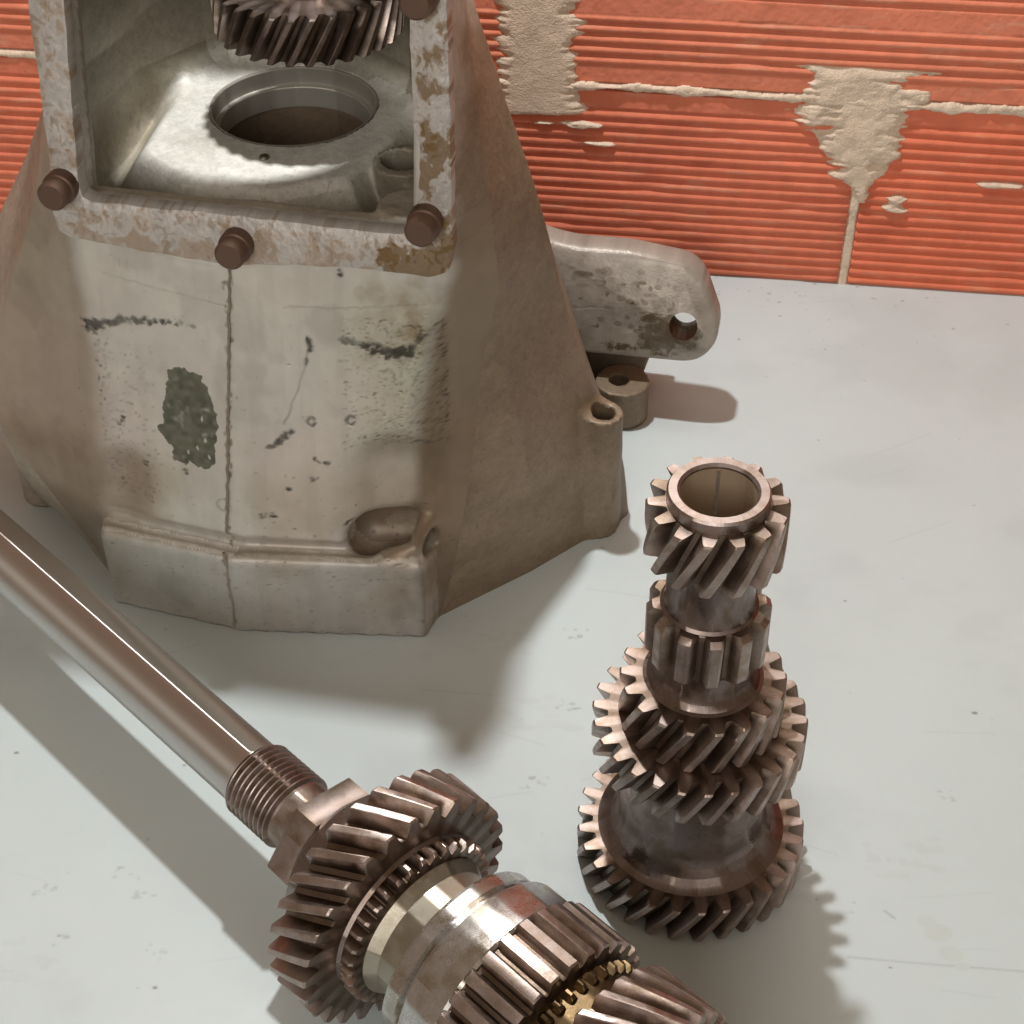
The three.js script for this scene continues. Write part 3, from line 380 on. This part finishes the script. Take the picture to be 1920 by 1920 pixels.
  const wob = (pts, s, amp) => { const o = []; for (let i = 0; i < pts.length; i++) { const a = pts[i], b = pts[(i + 1) % pts.length], n = Math.max(1, Math.round(Math.hypot(b[0] - a[0], b[1] - a[1]) / 0.003)); for (let q = 0; q < n; q++) { const x = mix(a[0], b[0], q / n), y = mix(a[1], b[1], q / n); o.push(new THREE.Vector2(x + amp * (fbm(x * 160, y * 160, s, 2) - 0.5), y + amp * (fbm(x * 160, y * 160, s + 5, 2) - 0.5))); } } return o; };
  const sh = new THREE.Shape(wob(outer, 3, 0.0014)); sh.holes.push(new THREE.Path(wob(inner, 4, 0.001).reverse()));
  const fg0 = new THREE.ExtrudeGeometry(sh, { depth: 0.0065, bevelEnabled: true, bevelThickness: 0.0007, bevelSize: 0.0006, bevelSegments: 2, curveSegments: 4 });
  const fp = fg0.attributes.position; for (let i = 0; i < fp.count; i++) fp.setZ(i, fp.getZ(i) - 0.0375 - (fp.getY(i) - 0.19) * 0.2);
  fg0.computeVertexNormals(); const fg = toCreasedNormals(fg0, 0.6); uvPlanar(fg, 0, 1, -0.08, 0.18, 0.11, 0.34);
  const zone = (x, y, x0, x1, y0, y1, e) => sstep(-e, e, x - x0) * sstep(-e, e, x1 - x) * sstep(-e, e, y - y0) * sstep(-e, e, y1 - y);
  const olive = (x, y) => Math.max(zone(x, y, 0.07, 0.11, 0.17, 0.203, 0.006), 0.85 * zone(x, y, 0.09, 0.11, 0.19, 0.22, 0.006), 0.9 * zone(x, y, 0.086, 0.097, 0.229, 0.246, 0.004), 0.55 * zone(x, y, 0.084, 0.11, 0.22, 0.32, 0.004));
  const rusty = (x, y) => Math.max(zone(x, y, -0.062, 0.0, 0.18, 0.1955, 0.003), 0.75 * zone(x, y, 0.0, 0.07, 0.18, 0.205, 0.004), 0.55 * zone(x, y, -0.08, -0.05, 0.19, 0.33, 0.004), 0.45 * zone(x, y, -0.06, 0.02, 0.19, 0.208, 0.003));
  const flangeMap = colorTex(1024, 862, (u, v, o) => {
    const x = u * 0.19 - 0.08, y = v * 0.16 + 0.18, wx = x + 0.004 * (fbm(x * 200, y * 200, 157, 3) - 0.5), wy = y + 0.004 * (fbm(x * 200, y * 200, 158, 3) - 0.5), f = fbm(wx * 420, wy * 330, 151, 4), c = fbm(wx * 170, wy * 170, 153, 5);
    const d = olive(wx, wy), D2 = sstep(0.4, 0.56, f * 0.5 + c * 0.5 + 0.4 * (d - 0.64)) * sstep(0.02, 0.3, d), q = rusty(wx, wy), k = 0.7 * sstep(0.5, 0.68, c * 0.6 + f * 0.4 + 0.4 * (q - 0.55)) * sstep(0.02, 0.25, q) + 0.12 * sstep(0.5, 0.7, c);
    const sp = sstep(0.6, 0.74, vnoise(wx * 620, wy * 620, 159)) * sstep(0.42, 0.58, fbm(wx * 90, wy * 90, 160, 3)), b = 0.55 + 0.22 * (f - 0.5) + 0.16 * (c - 0.5); let r = b, g2 = b * 0.965, bl = b * 0.94; const kk = clamp(k);
    r = mix(r, 0.37, kk); g2 = mix(g2, 0.275, kk); bl = mix(bl, 0.195, kk); const dd = clamp(D2 * 0.85 + sp * 0.35); o[0] = mix(r, 0.2, dd); o[1] = mix(g2, 0.125, dd); o[2] = mix(bl, 0.052, dd);
  }, false);
const flangeBump = grayTex(1024, 862, (u, v) => { const x = u * 0.19, y = v * 0.16; return 0.5 + 0.6 * (fbm(x * 420, y * 330, 151, 4) - 0.5) + 0.7 * (fbm(x * 120, y * 120, 153, 3) - 0.5); }, false);
  part('cover_flange', fg, new THREE.MeshStandardMaterial({ map: flangeMap, metalness: 0.25, roughness: 0.5, bumpMap: flangeBump, bumpScale: 0.0011 }), housing, 'rust stained machined frame of the cover window');

  // studs
  const tilt = Math.atan(0.2), stud = lathe([[0.0, 0.0138], [0.0044, 0.0138], [0.0052, 0.0135], [0.0057, 0.0129], ...Array.from({ length: 9 }, (_, i) => [i % 2 ? 0.0058 : 0.0063, 0.0122 - i * 0.0006]), [0.0059, 0.0066], [0.0068, 0.0062], [0.0071, 0.0055], [0.0071, 0.0], [0, 0]], 40, 0.5);
  for (const [x, y] of [[0.0098, 0.1958], [-0.0645, 0.2128], [0.0888, 0.2138], [0.0862, 0.3]]) { const m = part('stud', stud, M.bolt, housing); m.position.set(x, y, -0.0318 - (y - 0.19) * 0.2); m.rotation.x = Math.PI / 2 - tilt + 0.12; }

  // the machined ring in the bore, the oil plug, the parting seam
  part('bearing_bore', uvBox(lathe([[0.0398, 0.1846], [0.0402, 0.1853], [0.0394, 0.1853], [0.0388, 0.1846], [0.0388, 0.1765], [0.038, 0.176], [0.0366, 0.176], [0.0363, 0.1755], [0.0363, 0.1655], [0.0398, 0.1655]], 96, 0.4).translate(BX, 0, BZ), 0.05), M.machined, housing);
  part('plug', lathe([[0, 0.0012], [0.0018, 0.0012], [0.0023, 0.0006], [0.0024, -0.002]], 24, 0.5).translate(-0.0076, 0.1852, -0.1194), M.brass, housing);
  const seamPts = []; { const R = rng(23); for (let i = 0; i <= 60; i++) { const h = mix(0.186, 0.053, i / 60); seamPts.push(new THREE.Vector3(mix(0.003, -0.0045, i / 60) + (R() - 0.5) * 0.0006, h, PANEL(h) - 0.0006 + (R() - 0.5) * 0.0009)); } }
  const seamMat = new THREE.MeshStandardMaterial({ color: new THREE.Color().setRGB(0.52, 0.45, 0.37), roughness: 0.6, bumpMap: sideBump, bumpScale: 0.001 });
  part('parting_seam', new THREE.TubeGeometry(new THREE.CatmullRomCurve3(seamPts), 160, 0.0006, 8), seamMat, housing, 'rusty casting seam down the middle of the front');
  const seam2 = [0.0495, 0.04, 0.03, 0.02, 0.004].map((h, i) => new THREE.Vector3(-0.0035 + 0.0006 * (i % 2), h, -0.0005)); part('parting_seam', new THREE.TubeGeometry(new THREE.CatmullRomCurve3(seam2), 60, 0.0007, 8), seamMat, housing);

  // the two mounting ears
  const earShape = new THREE.Shape(); earShape.moveTo(0.09, 0.098); earShape.quadraticCurveTo(0.108, 0.0915, 0.125, 0.091); earShape.lineTo(0.15, 0.0915); earShape.lineTo(0.178, 0.0885); earShape.quadraticCurveTo(0.187, 0.0865, 0.1905, 0.078); earShape.lineTo(0.197, 0.064); earShape.quadraticCurveTo(0.2005, 0.052, 0.192, 0.045); earShape.quadraticCurveTo(0.188, 0.042, 0.18, 0.042); earShape.lineTo(0.10, 0.0405); earShape.closePath();
  const hole = new THREE.Path(); hole.absellipse(0.1825, 0.059, 0.0075, 0.0075, 0, Math.PI * 2, true); earShape.holes.push(hole);
  const earGeo = (flip) => { const e0 = new THREE.ExtrudeGeometry(earShape, { depth: 0.009, bevelEnabled: true, bevelThickness: 0.004, bevelSize: 0.003, bevelSegments: 6, curveSegments: 20 }); e0.translate(0, 0, -0.0075); const p = e0.attributes.position;
    for (let i = 0; i < p.count; i++) { p.setZ(i, p.getZ(i) - 0.205 - (p.getY(i) - 0.04) * 0.28); if (flip) p.setX(i, 0.0 - p.getX(i)); }
    if (flip) for (let i = 0; i < p.count; i += 3) for (let c = 0; c < 3; c++) { const t = p.getComponent(i + 1, c); p.setComponent(i + 1, c, p.getComponent(i + 2, c)); p.setComponent(i + 2, c, t); }
    e0.computeVertexNormals(); return uvPlanar(toCreasedNormals(e0, 0.55), 0, 1, flip ? -0.21 : 0.09, 0.03, flip ? -0.09 : 0.21, 0.11); };
  const em = mask(512, 342, 0, 0, 0.12, 0.08, (c, X, Y, S) => { const R = rng(41); c.globalCompositeOperation = 'lighter'; const sp = (n, xa, xb, ya, yb, r) => { for (let i = 0; i < n; i++) dot(c, X, Y, S, mix(xa, xb, R()), mix(ya, yb, R()), r * (0.3 + R()), `rgb(${40 + 90 * R()},0,0)`, r * (0.3 + 0.6 * R())); };
    sp(130, 0.07, 0.1, 0.016, 0.034, 0.0035); sp(40, 0.05, 0.09, 0.03, 0.05, 0.002); sp(30, 0.02, 0.08, 0.02, 0.058, 0.002); sp(40, 0.05, 0.09, 0.012, 0.016, 0.002); sp(14, 0.03, 0.05, 0.045, 0.055, 0.003); });
  const earMap = colorTex(512, 342, (u, v, o) => { const f = fbm(u * 20, v * 14, 171, 5), m = clamp(em(u, v) * (0.4 + 1.2 * f)), b = 0.31 + 0.22 * (f - 0.5); o[0] = mix(b, 0.1, m); o[1] = mix(b * 0.88, 0.075, m); o[2] = mix(b * 0.76, 0.045, m); }, false);
  const earMat = new THREE.MeshStandardMaterial({ map: earMap, metalness: 0.2, roughness: 0.36, bumpMap: frontBump, bumpScale: 0.0003 });
  part('mounting_ear', earGeo(false), earMat, housing, 'greasy ear with a bolt hole, on the right'); part('mounting_ear', earGeo(true), earMat, housing, 'ear cut by the left edge of the picture');
  // webs that carry the ears
  for (const s of [1, -1]) { const w = new THREE.Shape(); w.moveTo(0.10, 0.043); w.lineTo(0.168, 0.044); w.lineTo(0.158, 0.004); w.lineTo(0.10, 0.0); w.closePath(); const e1 = new THREE.ExtrudeGeometry(w, { depth: 0.01, bevelEnabled: true, bevelThickness: 0.002, bevelSize: 0.0015, bevelSegments: 2 }); e1.translate(0, 0, -0.236); if (s < 0) { e1.scale(-1, 1, 1); const p = e1.attributes.position; for (let i = 0; i < p.count; i += 3) for (let c = 0; c < 3; c++) { const t = p.getComponent(i + 1, c); p.setComponent(i + 1, c, p.getComponent(i + 2, c)); p.setComponent(i + 2, c, t); } e1.computeVertexNormals(); } part('web', uvBox(e1, 0.2), webMat, housing); }
}

// ---------------------------------------------------------------- the gear left inside the housing
{
  const p = new THREE.Vector3(0.004, 0.229, -0.166).applyAxisAngle(new THREE.Vector3(0, 1, 0), TURN).add(housing.position);
  const t = thing('helical_gear', 'dark oily helical gear hanging inside the housing above the round bore', 'gear', p.toArray()); t.rotation.y = TURN + 0.07;
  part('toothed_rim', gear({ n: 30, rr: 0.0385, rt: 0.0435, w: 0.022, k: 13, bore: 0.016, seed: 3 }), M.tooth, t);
  part('hub', uvBox(lathe([[0.012, -0.001], [0.018, -0.001], [0.024, 0.0003], [0.024, 0.0217], [0.02, 0.026], [0.019, 0.034], [0.0185, 0.035], [0.012, 0.035]], 64), 0.05), M.dark, t);
  part('shaft', uvBox(lathe([[0, -0.003], [0.0115, -0.003], [0.0125, -0.002], [0.0125, 0.05], [0.0115, 0.052], [0.0115, 0.118], [0, 0.118]], 48), 0.05), M.polished, t);
}

// ---------------------------------------------------------------- the cluster of gears standing upright
{
  const t = thing('cluster_gear', 'dark one-piece cluster of four helical gears standing upright on the bench', 'gear cluster', [0.0732, 0, -0.4245]);
  t.rotation.z = 0.016;
  const LA = turned;
  const add = (name, opt, y, mat = M.tooth) => { const m = part(name, gear(opt), mat, t); m.position.y = y; return m; };
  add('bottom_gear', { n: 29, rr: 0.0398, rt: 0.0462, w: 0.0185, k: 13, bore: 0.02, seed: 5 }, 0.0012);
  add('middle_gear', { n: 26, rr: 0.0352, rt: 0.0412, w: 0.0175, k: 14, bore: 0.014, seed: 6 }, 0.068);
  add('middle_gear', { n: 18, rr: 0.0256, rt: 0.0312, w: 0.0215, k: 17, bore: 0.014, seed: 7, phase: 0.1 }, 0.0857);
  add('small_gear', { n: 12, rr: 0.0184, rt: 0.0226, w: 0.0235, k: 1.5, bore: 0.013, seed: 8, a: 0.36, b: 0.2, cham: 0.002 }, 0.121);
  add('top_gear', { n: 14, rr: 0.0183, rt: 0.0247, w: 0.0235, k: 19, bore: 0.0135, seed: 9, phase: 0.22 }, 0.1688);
  part('lower_hub', LA([[0.02, 0], [0.0345, 0], [0.0385, 0.0194], [0.0372, 0.0199], [0.0348, 0.0212], [0.0325, 0.0235], [0.0306, 0.0272], [0.0292, 0.032], [0.0282, 0.04], [0.0278, 0.056], [0.0284, 0.063], [0.0305, 0.0684], [0.014, 0.0682]]), M.dark, t);
  part('upper_hub', LA([[0.014, 0.1065], [0.0235, 0.1068], [0.0212, 0.1078], [0.0195, 0.11], [0.0185, 0.1135], [0.018, 0.1215], [0.013, 0.1215]]), M.dark, t);
  part('neck', LA([[0.0132, 0.143], [0.0182, 0.144], [0.0168, 0.1456], [0.016, 0.149], [0.0158, 0.1665], [0.0168, 0.1695], [0.0132, 0.1695]]), M.dark, t);
  part('collar', LA([[0.0132, 0.185], [0.0178, 0.1905], [0.0178, 0.1962], [0.0171, 0.1972], [0.0142, 0.1972], [0.0132, 0.1962], [0.0132, 0.187]]), M.gear, t);
  part('bore', LA([[0.0131, 0.1955], [0.0131, 0.14], [0.0001, 0.14]]), new THREE.MeshStandardMaterial({ color: new THREE.Color().setRGB(0.42, 0.33, 0.24), metalness: 0.3, roughness: 0.5 }), t);
  const grv = new THREE.BoxGeometry(0.0011, 0.058, 0.0006); grv.translate(0.0012, 0.166, -0.0129); part('oil_groove', uvBox(grv, 0.05), M.polished, t);
}

// ---------------------------------------------------------------- the shaft with its gears lying on the bench
{
  const A = new THREE.Vector3(-0.233, 0.05, -0.5537), d = new THREE.Vector3(0.7059, 0, 0.7084).normalize();
  const t = thing('gear_shaft', 'long steel gear shaft with thread, nut and gears lying across the bench corner', 'gear shaft', A.toArray());
  t.quaternion.setFromUnitVectors(new THREE.Vector3(0, 1, 0), d);
  const LA = turned;
  const add = (name, opt, y, mat = M.tooth) => { const m = part(name, gear(opt), mat, t); m.position.y = y; return m; };
  { const g = lathe([[0, -0.13], [0.0135, -0.13], [0.0141, -0.129], [0.0141, 0.1835], [0.0145, 0.1855], [0.0152, 0.187]], 128, 0.45), p = g.attributes.position, uv = g.attributes.uv; for (let i = 0; i < p.count; i++) uv.setXY(i, (p.getY(i) + 0.13) / 0.32, uv.getX(i)); part('shaft', g, M.shaft, t); }
  const th = [[0.0146, 0.186]]; for (let i = 0; i < 9; i++) { const y = 0.1872 + i * 0.0028; th.push([0.0146, y], [0.0162, y + 0.001], [0.0164, y + 0.0014], [0.0162, y + 0.0018], [0.0146, y + 0.0028]); } th.push([0.0143, 0.2135], [0.0143, 0.222], [0.0155, 0.2235], [0.0158, 0.236]);
  part('thread', LA(th), M.gear, t);
  const hex = new THREE.Shape(); for (let i = 0; i < 6; i++) { const a = i * Math.PI / 3 + 0.1 + Math.PI / 6, r = 0.0245; i ? hex.lineTo(r * Math.cos(a), r * Math.sin(a)) : hex.moveTo(r * Math.cos(a), r * Math.sin(a)); }
  const nut = new THREE.ExtrudeGeometry(hex, { depth: 0.0105, bevelEnabled: true, bevelThickness: 0.001, bevelSize: 0.001, bevelSegments: 2 }); nut.rotateX(-Math.PI / 2); nut.translate(0, 0.2265, 0);
  part('nut', uvBox(toCreasedNormals(nut, 0.5), 0.05), M.gear, t);
  part('spacer', LA([[0.01, 0.2375], [0.024, 0.2375], [0.03, 0.2425], [0.034, 0.258], [0.02, 0.258]]), M.dark, t);
  add('helical_gear', { n: 28, rr: 0.0428, rt: 0.0492, w: 0.021, k: -11, bore: 0.03, seed: 21 }, 0.2555);
  part('gear_web', LA([[0.018, 0.2575], [0.0415, 0.2575], [0.042, 0.26], [0.042, 0.2725], [0.041, 0.2735], [0.036, 0.274], [0.034, 0.278], [0.02, 0.2785]]), M.dark, t);
  add('dog_ring', { n: 36, rr: 0.0315, rt: 0.0348, w: 0.0062, k: 0, bore: 0.02, seed: 22, a: 0.4, b: 0.12, cham: 0.0012 }, 0.2775);
  part('brass_cone', LA([[0.02, 0.283], [0.0285, 0.283], [0.0292, 0.2845], [0.0265, 0.289], [0.0262, 0.3025], [0.02, 0.3025]]), M.brass, t);
  part('sleeve', LA([[0.022, 0.3015], [0.0345, 0.3015], [0.0362, 0.3025], [0.0368, 0.3038], [0.0368, 0.3085], [0.036, 0.3095], [0.0352, 0.3099], [0.0352, 0.3112], [0.0362, 0.3118], [0.0392, 0.313], [0.0396, 0.314], [0.0396, 0.3272], [0.0388, 0.3285], [0.036, 0.3285]]), M.polished, t);
  add('splined_ring', { n: 30, rr: 0.0382, rt: 0.0422, w: 0.0245, k: 0, bore: 0.02, seed: 23, a: 0.36, b: 0.22 }, 0.3282);
  add('dog_ring', { n: 40, rr: 0.034, rt: 0.0372, w: 0.005, k: 0, bore: 0.02, seed: 24, a: 0.4, b: 0.12, cham: 0.0012 }, 0.354, M.amber);
  part('oily_hub', LA([[0.02, 0.3525], [0.0345, 0.3525], [0.0345, 0.3675], [0.02, 0.3675]]), M.amber, t);
  add('helical_gear', { n: 27, rr: 0.0372, rt: 0.0432, w: 0.027, k: -12, bore: 0.018, seed: 25, phase: 0.1 }, 0.3655);
  part('shaft_end', LA([[0.018, 0.39], [0.025, 0.394], [0.024, 0.396], [0.0175, 0.398], [0.0175, 0.43], [0.0165, 0.432], [0, 0.432]]), M.polished, t);
}

// ---------------------------------------------------------------- the lamps themselves, out of the picture
{
  const glow = (c, k) => new THREE.MeshStandardMaterial({ color: 0xffffff, emissive: new THREE.Color().setRGB(...c), emissiveIntensity: k });
  const lamp = new THREE.Group(); lamp.name = 'hanging_lamp'; lamp.position.copy(BULB); lamp.userData.kind = 'structure'; scene.add(lamp);
  part('bulb', new THREE.SphereGeometry(0.0165, 32, 20), glow([1, 0.97, 0.92], 60), lamp);
  part('lamp_socket', lathe([[0, 0.075], [0.009, 0.075], [0.0105, 0.04], [0.011, 0.017], [0.0, 0.017]], 32), M.bolt, lamp);
  part('lamp_cord', new THREE.CylinderGeometry(0.003, 0.003, 1, 10).translate(0, 0.59, 0), M.bolt, lamp);
}

renderer.render(scene, camera);
